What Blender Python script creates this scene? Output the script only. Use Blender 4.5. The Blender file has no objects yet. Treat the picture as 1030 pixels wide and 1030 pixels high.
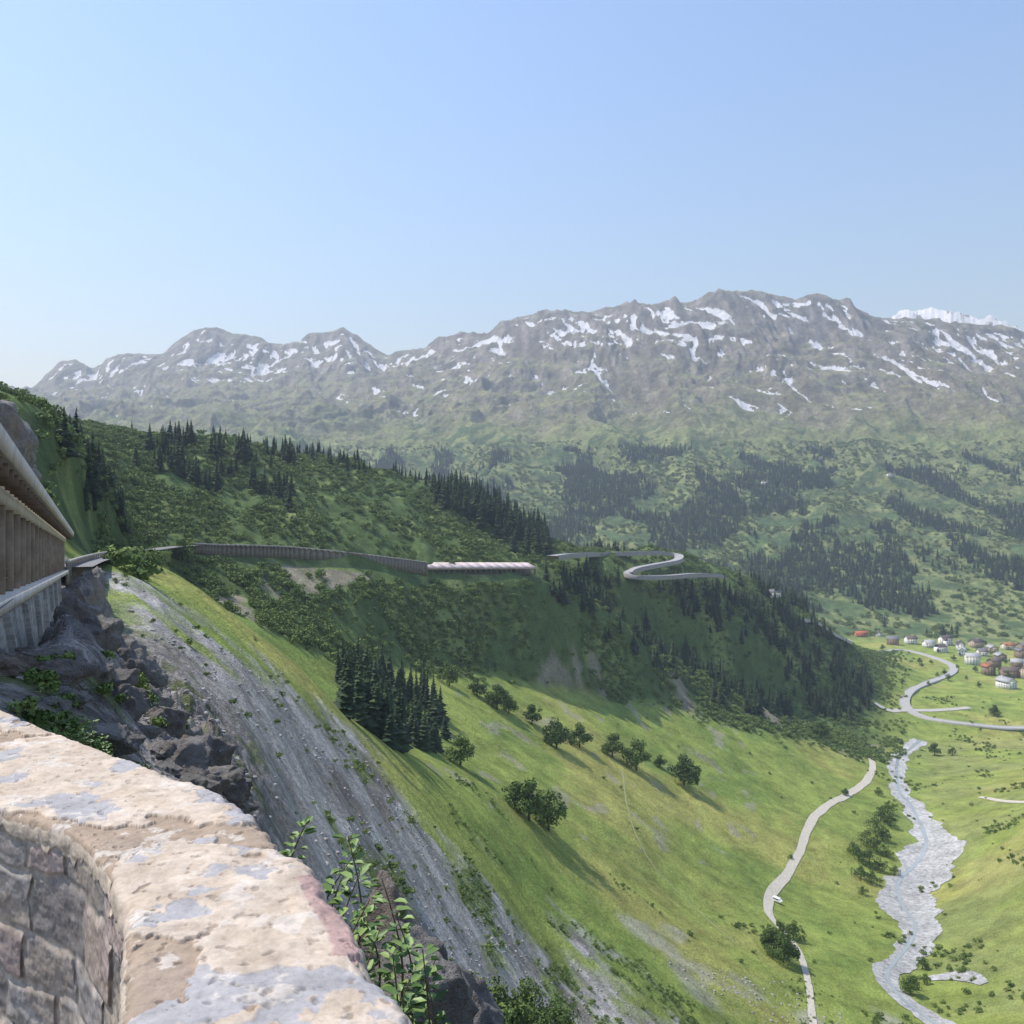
import bpy, math, random, time
import numpy as np
from mathutils import Vector
T0=time.time()
random.seed(3); rng=np.random.default_rng(5)
sc=bpy.context.scene
F=892.0
def P(x,y,Y): return ((x-515)/F*Y, Y, (515-y)/F*Y)
# ---------------------------------------------------------------- noise
def _h(ix,iy,s):
    n=(ix.astype(np.int64)*374761393+iy.astype(np.int64)*668265263+s*1442695041)&0xffffffff
    n=((n^(n>>13))*1274126177)&0xffffffff
    n=n^(n>>16)
    return n
def gn(x,y,s=0):
    x=np.asarray(x,dtype=np.float64); y=np.asarray(y,dtype=np.float64)
    ix=np.floor(x); iy=np.floor(y); fx=x-ix; fy=y-iy
    u=fx*fx*fx*(fx*(fx*6-15)+10); v=fy*fy*fy*(fy*(fy*6-15)+10)
    def g(dx,dy):
        a=_h(ix+dx,iy+dy,s)*(2*math.pi/4294967296.0)
        return np.cos(a)*(fx-dx)+np.sin(a)*(fy-dy)
    n0=g(0,0); n1=g(1,0); n2=g(0,1); n3=g(1,1)
    return ((n0+(n1-n0)*u)*(1-v)+(n2+(n3-n2)*u)*v)*1.5
def fbm(x,y,o=5,s=0,gain=.5):
    r=0;a=1;t=0
    for i in range(o):
        r=r+a*gn(x*2**i,y*2**i,s+i*7); t+=a; a*=gain
    return r/t*1.6
def ridged(x,y,o=5,s=0,gain=.5):
    r=0;a=1;t=0
    for i in range(o):
        r=r+a*(1-2*np.abs(gn(x*2**i,y*2**i,s+i*7))); t+=a; a*=gain
    return r/t
def sstep(a,b,x):
    t=np.clip((x-a)/(b-a),0,1); return t*t*(3-2*t)
# ---------------------------------------------------------------- terrain feature lines (bearing, dip, distance)
LN=[
 [(-700,1803,1.8),(1700,1803,1.8)],
 [(-700,700,20),(-100,705,8),(0,722,8),(100,750,10),(200,800,12),(240,815,13),(330,925,8),(430,1060,6),(520,1180,6),(700,1300,6),(1030,1400,6),(1700,1400,6)],
 [(-700,680,34),(0,685,36),(45,700,70),(62,640,92),(100,660,72),(160,730,45),(235,812,19),(330,980,20),(430,1080,25),(570,1100,45),(700,1150,70),(1030,1200,90),(1700,1200,90)],
 [(-700,600,40),(-200,600,40),(0,630,62),(60,640,110),(100,655,96),(160,722,72),(235,808,62),(330,920,80),(430,1030,110),(560,1080,150),(700,1120,190),(800,1120,230),(930,1120,250),(1100,1100,250),(1700,1000,250)],
 [(-700,480,70),(-200,560,70),(0,577,110),(65,590,128),(100,600,125),(150,610,130),(235,680,125),(330,790,140),(430,900,160),(560,990,205),(700,1010,260),(800,1010,310),(930,1010,340),(1030,985,340),(1100,955,330),(1700,860,330)],
 [(-700,300,110),(-200,420,110),(0,470,132),(30,500,140),(65,568,150),(100,563,170),(150,562,200),(200,590,200),(250,632,200),(310,680,205),(340,720,215),(400,770,235),(460,800,270),(560,840,340),(700,870,430),(800,880,480),(930,880,520),(970,868,515),(1030,840,500),(1100,810,480),(1700,730,480)],
 [(-700,280,150),(-200,400,150),(0,440,155),(65,542,190),(100,565,240),(150,600,280),(200,625,290),(250,660,290),(310,700,300),(340,715,310),(400,735,340),(460,745,380),(560,755,470),(700,785,560),(800,805,600),(930,815,640),(1030,792,630),(1100,770,620),(1700,700,620)],
 [(-700,270,180),(-200,380,180),(0,415,190),(65,500,225),(100,545,280),(150,578,320),(200,600,340),(250,620,350),(310,650,380),(400,680,450),(460,672,520),(560,692,590),(640,706,650),(700,718,690),(800,742,740),(870,765,760),(930,770,780),(1030,764,760),(1700,680,760)],
 [(-700,260,200),(-200,350,210),(0,392,230),(40,410,240),(60,428,250),(90,470,270),(110,508,300),(130,538,325),(150,555,345),(200,557,400),(300,562,480),(430,578,560),(540,579,620),(600,612,680),(640,640,710),(700,680,760),(760,705,800),(800,722,830),(870,745,860),(930,745,900),(1030,745,900),(1700,680,900)],
 [(-700,270,300),(-200,370,300),(0,400,300),(60,440,330),(110,510,380),(150,540,390),(200,542,425),(300,548,500),(430,562,580),(540,572,640),(575,590,690),(600,625,740),(640,655,770),(700,690,810),(760,715,850),(800,725,870),(870,735,900),(930,725,950),(1030,725,950),(1700,670,950)],
 [(-700,290,400),(-200,390,400),(0,410,400),(60,435,430),(100,470,450),(150,490,480),(200,492,500),(300,496,580),(430,515,680),(500,540,720),(540,562,740),(600,580,780),(650,585,820),(700,600,860),(760,640,900),(800,660,930),(850,690,970),(880,708,1000),(930,705,1030),(1030,703,1040),(1700,650,1040)],
 [(-700,330,500),(-200,385,500),(0,405,500),(60,425,530),(100,440,560),(180,443,610),(300,457,680),(400,480,750),(470,502,800),(520,526,830),(550,550,840),(600,556,850),(650,556,900),(700,566,930),(720,578,950),(760,592,980),(800,614,1020),(850,648,1080),(880,668,1150),(930,676,1220),(1030,676,1250),(1700,640,1250)],
 [(-700,600,1300),(540,620,1300),(600,605,1250),(700,640,1350),(800,652,1400),(880,650,1420),(930,650,1450),(1030,655,1450),(1700,640,1450)],
 [(-700,590,1600),(500,595,1600),(600,600,1550),(700,622,1530),(800,640,1520),(880,638,1560),(1030,642,1560),(1700,630,1560)],
 [(-700,520,1950),(300,530,2000),(600,560,1950),(800,568,1950),(1030,575,1900),(1700,540,1850)],
 [(-700,470,2400),(150,470,2600),(400,488,2500),(600,500,2400),(1030,508,2350),(1700,450,2300)],
 [(-700,425,3200),(100,428,3300),(350,438,3150),(600,445,2950),(800,452,2900),(1030,448,2850),(1700,380,2800)],
 [(-700,405,4300),(30,408,4300),(300,402,4200),(500,396,3700),(640,400,3500),(750,390,3450),(900,400,3450),(1030,398,3450),(1700,330,3400)],
 [(-700,400,5000),(30,402,5000),(120,385,4950),(210,368,4900),(280,376,4850),(345,366,4800),(400,375,4700),(500,358,4200),(620,345,3950),(755,333,3920),(870,345,3900),(1030,368,3900),(1700,300,3900)],
 [(-700,400,5600),(0,402,5600),(30,395,5600),(50,378,5600),(60,369,5600),(75,365,5600),(92,375,5550),(115,363,5500),(140,359,5470),(165,357,5450),(178,344,5420),(195,334,5400),(215,331,5400),(245,338,5350),(262,339,5330),(275,348,5300),(292,351,5300),(312,337,5300),(330,334,5300),(345,329,5300),(360,338,5280),(378,351,5230),(390,357,5200),(415,350,5050),(430,351,5000),(445,346,4900),(462,338,4850),(490,341,4700),(503,325,4620),(530,321,4560),(560,317,4550),(590,317,4510),(610,312,4500),(660,308,4400),(690,306,4370),(715,301,4350),(738,294,4310),(755,291,4300),(775,295,4300),(800,301,4300),(820,297,4300),(840,303,4300),(858,314,4300),(880,319,4300),(920,322,4300),(960,328,4300),(1000,331,4300),(1035,342,4300),(1100,350,4300),(1700,280,4300)],
 [(-700,430,6400),(1700,430,6000)],
 [(-700,420,8500),(820,400,8500),(870,345,8500),(905,320,8500),(935,319,8500),(965,316,8500),(985,322,8500),(1005,325,8500),(1030,337,8500),(1100,345,8500),(1700,350,8500)],
 [(-700,500,12000),(1700,500,12000)],
 [(-700,520,45000),(1700,520,45000)],
]
cx=np.concatenate([np.linspace(-700,-60,70,endpoint=False),np.linspace(-60,1090,960,endpoint=False),np.linspace(1090,1700,60)])
rowsY=np.concatenate([np.geomspace(1.8,8,20,endpoint=False),np.geomspace(8,110,200,endpoint=False),np.geomspace(110,300,160,endpoint=False),np.geomspace(300,1150,300,endpoint=False),np.geomspace(1150,3000,170,endpoint=False),np.geomspace(3000,5700,360,endpoint=False),np.geomspace(5700,45000,60)])
NC,NR=len(cx),len(rowsY); K=len(LN)
xf=np.arange(-700,1701,2.0)
kY=[];kZ=[]
for i,L in enumerate(LN):
    L=np.array(L,float)
    yy=np.interp(xf,L[:,0],L[:,1]); lY=np.interp(xf,L[:,0],np.log(L[:,2]))
    sg=2 if i in(21,) else (5 if i in (8,11,2) else 9)
    if i==19: sg=.7
    k=np.exp(-.5*(np.arange(-30,31)/sg)**2); k/=k.sum()
    pad=lambda a: np.concatenate([np.full(30,a[0]),a,np.full(30,a[-1])])
    yy=np.convolve(pad(yy),k,'valid'); lY=np.convolve(pad(lY),k,'valid')
    Yv=np.exp(lY); kY.append(np.interp(cx,xf,Yv)); kZ.append(np.interp(cx,xf,(515-yy)/F*Yv))
kY=np.array(kY);kZ=np.array(kZ)
for i in range(1,K): kY[i]=np.maximum(kY[i],kY[i-1]*1.02)
def pchip(xk,yk,x):
    h=np.diff(xk); d=np.diff(yk)/h
    m=np.zeros(len(xk)); 
    w1=2*h[1:]+h[:-1]; w2=h[1:]+2*h[:-1]
    ok=(d[:-1]*d[1:])>0
    mm=np.zeros(len(d)-1)
    mm[ok]=(w1[ok]+w2[ok])/(w1[ok]/d[:-1][ok]+w2[ok]/d[1:][ok])
    m[1:-1]=mm; m[0]=d[0]; m[-1]=d[-1]
    j=np.clip(np.searchsorted(xk,x)-1,0,len(h)-1)
    t=(x-xk[j])/h[j]
    return (yk[j]*(2*t**3-3*t**2+1)+h[j]*m[j]*(t**3-2*t**2+t)+yk[j+1]*(-2*t**3+3*t**2)+h[j]*m[j+1]*(t**3-t**2))
Z=np.zeros((NR,NC)); TI=np.zeros((NR,NC))
for c in range(NC):
    Z[:,c]=pchip(kY[:,c],kZ[:,c],rowsY); TI[:,c]=np.interp(rowsY,kY[:,c],np.arange(K))
U=(cx-515)/F
Yg=np.repeat(rowsY[:,None],NC,1); Xg=Yg*U[None,:]
CXg=np.repeat(cx[None,:],NR,0)
# relief noise
wf=sstep(1500,3600,Yg)
ridgefall=1-0.80*np.exp(-((TI-19)/0.30)**2)
wx=fbm(Xg/900,Yg/900,3,11)*260
rd=ridged((Xg+wx)/560,(Yg+wx*.5)/1400,6,21,.55)
rd2=ridged((Xg*.8+Yg*.4+wx*.4)/170,(Yg*.7-Xg*.3)/520,5,33,.55)
Z+=wf*ridgefall*(115*(rd-.35)+34*(rd2-.3)+24*fbm(Xg/300,Yg/340,5,5,.55))
Z+=wf*(8*fbm(Xg/60,Yg/90,5,44,.65)+9*(ridged(Xg/75,Yg/200,4,46,.6)-.4)*(.5+.5*ridgefall))
tb=(Z+40*fbm(Xg/500,Yg/500,3,47))/80.0; fr=tb-np.floor(tb)
Z+=sstep(3200,3700,Yg)*(Yg<6000)*ridgefall*14*(sstep(.35,.75,fr)-fr)*sstep(-.3,.3,fbm(Xg/330,Yg/500,3,48))
wfoot=sstep(1480,2000,Yg)*(1-wf)
Z+=wfoot*(18*fbm(Xg/220,Yg/320,5,55)+18*(ridged(Xg/180,Yg/420,4,56)-.3))
wm=sstep(6.6,8.2,TI)*(1-sstep(11.3,12.3,TI))*(1-sstep(800,900,CXg)*0.8)
roadw=np.exp(-((TI-8)/.25)**2)*(CXg<560)*(CXg>130)
Z+=wm*(1-roadw)*(6*fbm(Xg/60,Yg/80,5,61)+8*(ridged((Xg+Yg*.3)/60,(Yg)/150,4,62)-.3))*sstep(250,420,Yg)
wn=(1-sstep(700,1000,Yg))*(1-wm)
Z+=wn*np.clip(Yg/250,0,1)*(.6*fbm(Xg/25,Yg/25,5,71)+1.6*fbm(Xg/90,Yg/90,3,72))
dsc=sstep(60,90,Yg)*(1-sstep(230,290,Yg))*(CXg<640)*(TI>2.8)*(TI<5)
Z+=dsc*1.1*(ridged((Xg*.75+Yg*.65)/9,(Yg*.75-Xg*.65)/70,4,76,.55)-.5)
mcrag=sstep(9,16,Yg)*(1-sstep(78,105,Yg))*(1-sstep(235,290,CXg))*sstep(30,70,CXg+ (Yg<30)*60)
Z+=mcrag*np.clip(Yg/60,.25,1)*(2.6*(ridged(Xg/7+.2*Yg/7,Yg/9,5,81,.6)-.55)+1.3*fbm(Xg/3,Yg/3,4,82))
def tz(X,Y):
    X=np.asarray(X,float);Y=np.asarray(Y,float)
    ci=np.interp(X/Y,U,np.arange(NC)); ri=np.interp(Y,rowsY,np.arange(NR))
    c0=np.clip(ci.astype(int),0,NC-2); r0=np.clip(ri.astype(int),0,NR-2); a=ci-c0;b=ri-r0
    return (Z[r0,c0]*(1-a)+Z[r0,c0+1]*a)*(1-b)+(Z[r0+1,c0]*(1-a)+Z[r0+1,c0+1]*a)*b
def hit(x,y,Ymin=55,Ymax=9000):
    u=(x-515)/F; Ys=np.geomspace(Ymin,Ymax,4000); zz=tz(u*Ys,Ys); s=(515-y)/F*Ys
    j=np.argmax(zz>=s)
    if zz[j]<s[j]: j=0
    return (u*Ys[j],Ys[j],zz[j])
# ---------------------------------------------------------------- colours
YP=515-F*Z/Yg
def lerp(a,b,t): return a+(b-a)*t[...,None]
def C(*c): return np.array(c,float)
full=lambda c: np.broadcast_to(c,(NR,NC,3))
n1=fbm(Xg/60,Yg/60,5,101); n2=fbm(Xg/14,Yg/14,4,102); n3=fbm(Xg/300,Yg/300,4,103)
col=lerp(lerp(full(C(.275,.335,.082)),C(.20,.275,.065),sstep(-.2,.5,n1+.5*n2)),C(.37,.37,.11),sstep(0.0,.7,fbm(Xg/110,Yg/110,4,120)+.25*n2))
dull=sstep(880,960,CXg)*(Yg<900); col=lerp(col,C(.33,.33,.14),dull*.45*sstep(-.3,.3,n1))
shrub=lerp(full(C(.10,.150,.048)),C(.23,.285,.095),sstep(-.1,.5,n1+.5*n2))
mS=np.clip(sstep(6.9,7.15,TI+.12*n1)*(1-sstep(11.6,12,TI)),0,1)*(1-sstep(860,920,CXg))*sstep(110,150,CXg)
mS=np.maximum(mS,(CXg<150)*sstep(150,180,Yg)*(1-sstep(11.6,12,TI)))
col=lerp(col,shrub,mS)
earth=sstep(.24,.48,fbm(Xg/40,Yg/70,4,131)+.3*n2)*mS*(TI<7.9)*(CXg>180)
col=lerp(col,full(C(.31,.265,.21)),earth*.8)
scx=[60,150,200,270,340,385,440,520,620,700,800]; scy=[560,600,640,680,728,775,830,910,985,1030,1080]
sy=np.interp(CXg,scx,scy)
dscr=YP-sy+34*n1+30*n2
mscree=sstep(-8,26,dscr)*(Yg<300)*(CXg<860)*(Yg>15)
gp=sstep(.05,.5,fbm(Xg/14,Yg/34,5,141)-.16+sstep(330,620,CXg)*.45-.22*sstep(30,120,dscr))
scr=lerp(full(C(.32,.305,.285)),C(.46,.44,.41),sstep(-.35,.4,fbm((Xg+.6*Yg)/4,(Yg-.5*Xg)/36,5,142)+.6*n2))
scr=lerp(scr,C(.24,.22,.195),sstep(.25,.6,fbm(Xg/18,Yg/26,5,143)))
col=lerp(col,scr,mscree*(1-gp*.8))
mv=sstep(.25,.6,fbm(Xg/35,Yg/55,4,151))*(CXg>600)*(Yg<330)
col=lerp(col,full(C(.44,.42,.37)),mv*.6)
mv=sstep(.32,.5,fbm(Xg/16,Yg/26,5,152))*(CXg>400)*(CXg<760)*(TI>5.0)*(TI<7.0)
col=lerp(col,full(C(.38,.34,.29)),mv*.5)
crk=lerp(full(C(.17,.155,.14)),C(.36,.33,.30),sstep(-.3,.4,fbm(Xg/2.5,Yg/3,5,153)+.6*fbm(Xg/.4,Yg/.6,4,154)))
crk=lerp(crk,C(.14,.16,.07),sstep(.15,.4,fbm(Xg/3,Yg/4,5,155)))
col=lerp(col,crk,(1-sstep(90,125,Yg))*(1-sstep(250,330,CXg))*(CXg>-80))
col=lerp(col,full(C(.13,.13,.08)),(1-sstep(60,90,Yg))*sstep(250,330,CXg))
zf=Z+90*n3+40*n1
gx=np.gradient(Z,axis=1)/np.maximum(np.gradient(Xg,axis=1),1e-6); gy=np.gradient(Z,axis=0)/np.gradient(Yg,axis=0)
slope=np.sqrt((gx)**2+gy**2)
fc=lerp(full(C(.095,.145,.055)),C(.24,.275,.105),sstep(-.15,.35,n1+.5*n3+.3*sstep(-100,250,Z)+.25*sstep(800,950,CXg)))
fc=lerp(fc,C(.265,.26,.125),sstep(180,470,zf)*.85)
rocky=np.clip(sstep(540,980,zf)*.60+sstep(.58,.98,slope)*sstep(180,480,zf)*.8,0,1)
rc=lerp(full(C(.165,.14,.115)),C(.30,.265,.225),sstep(-.4,.5,fbm(Xg/45,Yg/160,5,161)))
fc=lerp(fc,rc,rocky)
col=lerp(col,fc,sstep(1450,1560,Yg))
def blur(a,r,axis):
    c=np.cumsum(np.pad(a,[(r+1,r) if i==axis else (0,0) for i in range(2)],'edge'),axis=axis)
    return (c[2*r+1:]-c[:-2*r-1] if axis==0 else c[:,2*r+1:]-c[:,:-2*r-1])/(2*r+1)
conc=blur(blur(Z,4,1),9,0)-Z
sn=fbm((Xg+.3*Yg)/95,(Yg-.2*Xg)/520,6,171,.6); sn2=fbm(Xg/420,Yg/420,3,175)
snow=np.clip(.55*conc/6,-.42,.55)+.50*sn+.36*sn2+.34*sstep(480,950,Z)-.68-.05*sstep(1.0,1.5,slope)
snow=(snow+sstep(400,640,CXg)*.08+.34*np.exp(-((CXg-815)/35)**2)*sstep(18.2,19,TI))*(Z>350)-(Z<=350)
snow=np.maximum(snow,(Yg>6500)*(.2+.6*sn)+(Yg<=6500)*-1)
# ---------------------------------------------------------------- helpers
def mesh_np(name,V,Fq,mat=None,smooth=True,parent=None):
    me=bpy.data.meshes.new(name)
    V=np.asarray(V,dtype=np.float32); Fq=np.asarray(Fq,dtype=np.int32)
    n=Fq.shape[1]
    me.vertices.add(len(V)); me.vertices.foreach_set('co',V.ravel())
    me.loops.add(Fq.size); me.loops.foreach_set('vertex_index',Fq.ravel())
    me.polygons.add(len(Fq)); me.polygons.foreach_set('loop_start',np.arange(0,Fq.size,n,dtype=np.int32))
    me.update(calc_edges=True)
    if smooth: me.polygons.foreach_set('use_smooth',np.ones(len(Fq),dtype=bool))
    ob=bpy.data.objects.new(name,me)
    if mat: me.materials.append(mat)
    if parent!='nolink': sc.collection.objects.link(ob)
    if parent is not None and parent!='nolink': ob.parent=parent
    return ob
def empty(name,loc=(0,0,0),rz=0,s=1):
    e=bpy.data.objects.new(name,None); sc.collection.objects.link(e); e.location=loc; e.rotation_euler[2]=rz; e.scale=(s,s,s); return e
def attr(ob,name,a,typ='FLOAT'):
    at=ob.data.attributes.new(name,typ,'POINT')
    a=np.asarray(a,dtype=np.float32)
    if typ=='FLOAT_COLOR':
        a=np.concatenate([a.reshape(-1,3),np.ones((a.size//3,1),np.float32)],1); at.data.foreach_set('color',a.ravel())
    elif typ=='FLOAT_VECTOR': at.data.foreach_set('vector',a.ravel())
    else: at.data.foreach_set('value',a.ravel())
def gridf(nr,nc):
    i=np.arange(nr*nc).reshape(nr,nc)
    return np.stack([i[:-1,:-1].ravel(),i[:-1,1:].ravel(),i[1:,1:].ravel(),i[1:,:-1].ravel()],1)
class M:
    def __init__(s,name,rough=.9,spec=.2):
        s.m=bpy.data.materials.new(name); s.m.use_nodes=True; s.t=s.m.node_tree; s.b=s.t.nodes['Principled BSDF']
        s.b.inputs['Roughness'].default_value=rough; s.b.inputs['Specular IOR Level'].default_value=spec
        s.co=s.t.nodes.new('ShaderNodeNewGeometry').outputs['Position']
    def n(s,t,**k):
        nd=s.t.nodes.new(t)
        for a,b in k.items(): setattr(nd,a,b)
        return nd
    def l(s,a,b): s.t.links.new(a,b)
    def noise(s,scale,detail=6,rough=.6,co=None,out=0):
        nd=s.n('ShaderNodeTexNoise'); nd.inputs['Scale'].default_value=scale; nd.inputs['Detail'].default_value=detail; nd.inputs['Roughness'].default_value=rough
        s.l(co or s.co,nd.inputs['Vector']); return nd.outputs[out]
    def ramp(s,f,*st):
        r=s.n('ShaderNodeValToRGB'); e=r.color_ramp.elements
        for i,(p,c) in enumerate(st):
            if i<2: el=e[i]; el.position=p
            else: el=e.new(p)
            el.color=(c,c,c,1) if not hasattr(c,'__len__') else (*c,1)
        s.l(f,r.inputs[0]); return r.outputs[0]
    def mix(s,f,a,b,mode='MIX'):
        x=s.n('ShaderNodeMix',data_type='RGBA',blend_type=mode)
        for v,i in((f,0),(a,6),(b,7)):
            if hasattr(v,'links'): s.l(v,x.inputs[i])
            elif i==0: x.inputs[0].default_value=v
            else: x.inputs[i].default_value=(*v,1) if hasattr(v,'__len__') else (v,v,v,1)
        return x.outputs[2]
    def math(s,op,a,b=0):
        x=s.n('ShaderNodeMath',operation=op)
        for v,i in((a,0),(b,1)):
            if hasattr(v,'links'): s.l(v,x.inputs[i])
            else: x.inputs[i].default_value=v
        return x.outputs[0]
    def attr(s,n,out='Color'):
        a=s.n('ShaderNodeAttribute',attribute_name=n); return a.outputs[out]
    def bump(s,h,dist,strength=1):
        b=s.n('ShaderNodeBump'); b.inputs['Distance'].default_value=dist; b.inputs['Strength'].default_value=strength
        s.l(h,b.inputs['Height']); s.l(b.outputs[0],s.b.inputs['Normal'])
    def col(s,c):
        if hasattr(c,'links'): s.l(c,s.b.inputs['Base Color'])
        else: s.b.inputs['Base Color'].default_value=(*c,1)
def simple(name,c,var=.25,scale=2.,rough=.85,bump=0,c2=None):
    m=M(name,rough); f=m.noise(scale,5,.65)
    lo=tuple(v*(1-var) for v in c); hi=tuple(min(1,v*(1+var)) for v in c) if c2 is None else c2
    m.col(m.ramp(f,(.3,lo),(.7,hi)))
    if bump: m.bump(f,bump)
    return m.m
# ---------------------------------------------------------------- terrain material
tm=M('terrain_ground',.95,.1)
base=tm.attr('col')
f1=tm.noise(.06,8,.78); f2=tm.noise(1.3,5,.75); f3=tm.noise(.011,7,.75)
k1=tm.ramp(f1,(.30,.55),(.70,1.5)); k2=tm.ramp(f2,(.3,.55),(.7,1.45)); k3=tm.ramp(f3,(.34,.6),(.66,1.42))
c=tm.mix(1,base,k1,'MULTIPLY'); c=tm.mix(1,c,k2,'MULTIPLY')
farf=tm.attr('far','Fac'); c=tm.mix(farf,c,tm.mix(1,c,k3,'MULTIPLY'))
sa=tm.math('ADD',tm.attr('snow','Fac'),tm.math('MULTIPLY',tm.math('SUBTRACT',tm.noise(.03,6,.78),.5),.60))
sm=tm.ramp(sa,(.02,0.),(.05,1.))
c=tm.mix(sm,c,(.88,.89,.9)); tm.col(c)
bh=tm.math('ADD',tm.math('MULTIPLY',f1,5.0),tm.math('MULTIPLY',tm.math('MULTIPLY',f3,farf),55.))
tm.bump(bh,1.0,.9)
ter=mesh_np('terrain',np.stack([Xg,Yg,Z],-1).reshape(-1,3),gridf(NR,NC),tm.m)
attr(ter,'col',np.clip(col,0,1),'FLOAT_COLOR'); attr(ter,'snow',snow); attr(ter,'far',sstep(1300,2500,Yg))
print('terrain',time.time()-T0)
# ---------------------------------------------------------------- foliage prototypes
def folmat(name,c1,c2,rough=.8):
    m=M(name,rough,.15); oi=m.n('ShaderNodeObjectInfo'); g=m.n('ShaderNodeNewGeometry')
    f=m.math('MULTIPLY',m.math('ADD',g.outputs['Random Per Island'],oi.outputs['Random']),.5)
    m.col(m.ramp(f,(.15,c1),(.85,c2)))
    return m.m
m_con=folmat('conifer_needles',(.024,.046,.022),(.066,.098,.040))
m_bush=folmat('alder_leaves',(.075,.128,.034),(.22,.285,.083))
m_dec=folmat('tree_leaves',(.048,.088,.024),(.135,.195,.05))
m_bark=simple('bark',(.09,.07,.05),.3,6)
def conifer(name,seed,H=1.0,layers=22,br=9):
    r=random.Random(seed); V=[];Fc=[]
    for i in range(6):
        a=i/6*6.283; V+= [(math.cos(a)*.018,math.sin(a)*.018,-.03),(math.cos(a)*.003,math.sin(a)*.003,.97)]
    for i in range(6): j=(i+1)%6; Fc.append((2*i,2*j,2*j+1)); Fc.append((2*i,2*j+1,2*i+1))
    W=r.uniform(.16,.27)
    for k in range(layers):
        t=k/(layers-1); z=.06+.91*t; R=(W*(1-t)**.85+.012)*r.uniform(.7,1.18)
        for b in range(br if t<.8 else br-3):
            a=b/br*6.283+k*1.3+r.uniform(-.3,.3); L=R*r.uniform(.55,1.3); w=L*r.uniform(.28,.42)+.012
            d=(math.cos(a),math.sin(a)); p=(-d[1],d[0]); dz=-L*r.uniform(.2,.5); zz=z+r.uniform(-.015,.015)
            i0=len(V)
            V+=[(0,0,zz+.03),(d[0]*L*.55+p[0]*w,d[1]*L*.55+p[1]*w,zz+dz*.75),(d[0]*L,d[1]*L,zz+dz*.8),(d[0]*L*.55-p[0]*w,d[1]*L*.55-p[1]*w,zz+dz*.75),(d[0]*L*.5,d[1]*L*.5,zz+dz*.2)]
            Fc+=[(i0,i0+1,i0+4),(i0+1,i0+2,i0+4),(i0+2,i0+3,i0+4),(i0+3,i0,i0+4)]
    V=np.array(V)*H
    return mesh_np(name,V,np.array(Fc),m_con,False,'nolink')
def leafcloud(r,blobs,n,ls):
    R=np.random.default_rng(r.randrange(10**6)); b=np.array(blobs)
    wgt=b[:,3]**2; b=b[R.choice(len(b),n,p=wgt/wgt.sum())]
    th=R.uniform(0,6.283,n); cp=R.uniform(-.75,1,n); sp=np.sqrt(1-cp*cp); rr=R.uniform(.6,1.05,n)
    nr=np.stack([sp*np.cos(th),sp*np.sin(th),cp],1); c=b[:,:3]+nr*(b[:,3]*rr)[:,None]*np.array([1,1,.85])
    k=c[:,2]>.01; c=c[k];nr=nr[k]; n=len(c)
    nr=nr+R.normal(0,.45,(n,3)); nr/=np.linalg.norm(nr,axis=1)[:,None]
    a=np.cross(nr,R.normal(0,1,(n,3))); a/=np.linalg.norm(a,axis=1)[:,None]; bb=np.cross(nr,a); s=(ls*R.uniform(.6,1.4,n))[:,None]
    V=np.stack([c-a*s,c-bb*s*.7,c+a*s,c+bb*s*.7],1).reshape(-1,3)
    return V,np.arange(4*n).reshape(n,4)
def bush(name,seed,n=150):
    r=random.Random(seed)
    bl=[(r.uniform(-.3,.3),r.uniform(-.3,.3),r.uniform(.12,.40),r.uniform(.2,.36)) for _ in range(7)]
    V,Fc=leafcloud(r,bl,n,.09); return mesh_np(name,V,Fc,m_bush,False,'nolink')
def tube(V,Fq,p,q,r0,r1,n=6):
    p=np.array(p,float);q=np.array(q,float);d=q-p;d/=np.linalg.norm(d)+1e-9
    a=np.cross(d,[.3,.9,.1]);a/=np.linalg.norm(a);b=np.cross(d,a);i0=len(V)
    for c,rr in((p,r0),(q,r1)):
        for i in range(n):
            t=i/n*6.2832; V.append(c+(a*math.cos(t)+b*math.sin(t))*rr)
    for i in range(n): j=(i+1)%n; Fq.append((i0+i,i0+j,i0+n+j,i0+n+i))
def dectree(name,seed,loc,H,wide=1.0,nl=2200,ls=.030,mat=None,low=.12):
    r=random.Random(seed)
    e=empty(name,loc,r.uniform(0,6),H)
    V=[];Fq=[]; bl=[]
    tube(V,Fq,(0,0,-.10),(0.01,0,.35),.035,.024); tube(V,Fq,(.01,0,.35),(0,.01,.75),.024,.008)
    for i in range(9):
        a=i*.7+r.uniform(-.3,.3); z=r.uniform(low,.42); q=(math.cos(a)*.28*wide*r.uniform(.6,1.1),math.sin(a)*.28*wide*r.uniform(.6,1.1),z+r.uniform(.06,.2))
        tube(V,Fq,(0,0,z),q,.014,.004,5); bl.append((*q,r.uniform(.13,.22)))
    for i in range(12):
        a=r.uniform(0,6.28);t=r.random();rr=r.uniform(.05,.30)*wide*(1-.6*t); bl.append((rr*math.cos(a),rr*math.sin(a),.2+.6*t,r.uniform(.13,.21)))
    bl.append((r.uniform(-.08,.08),0,.80,.16))
    mesh_np('trunk_and_limbs',V,np.array(Fq),m_bark,True,e)
    V,Fc=leafcloud(r,bl,nl,ls); mesh_np('crown',V,Fc,mat or m_dec,False,e)
    return e
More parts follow.
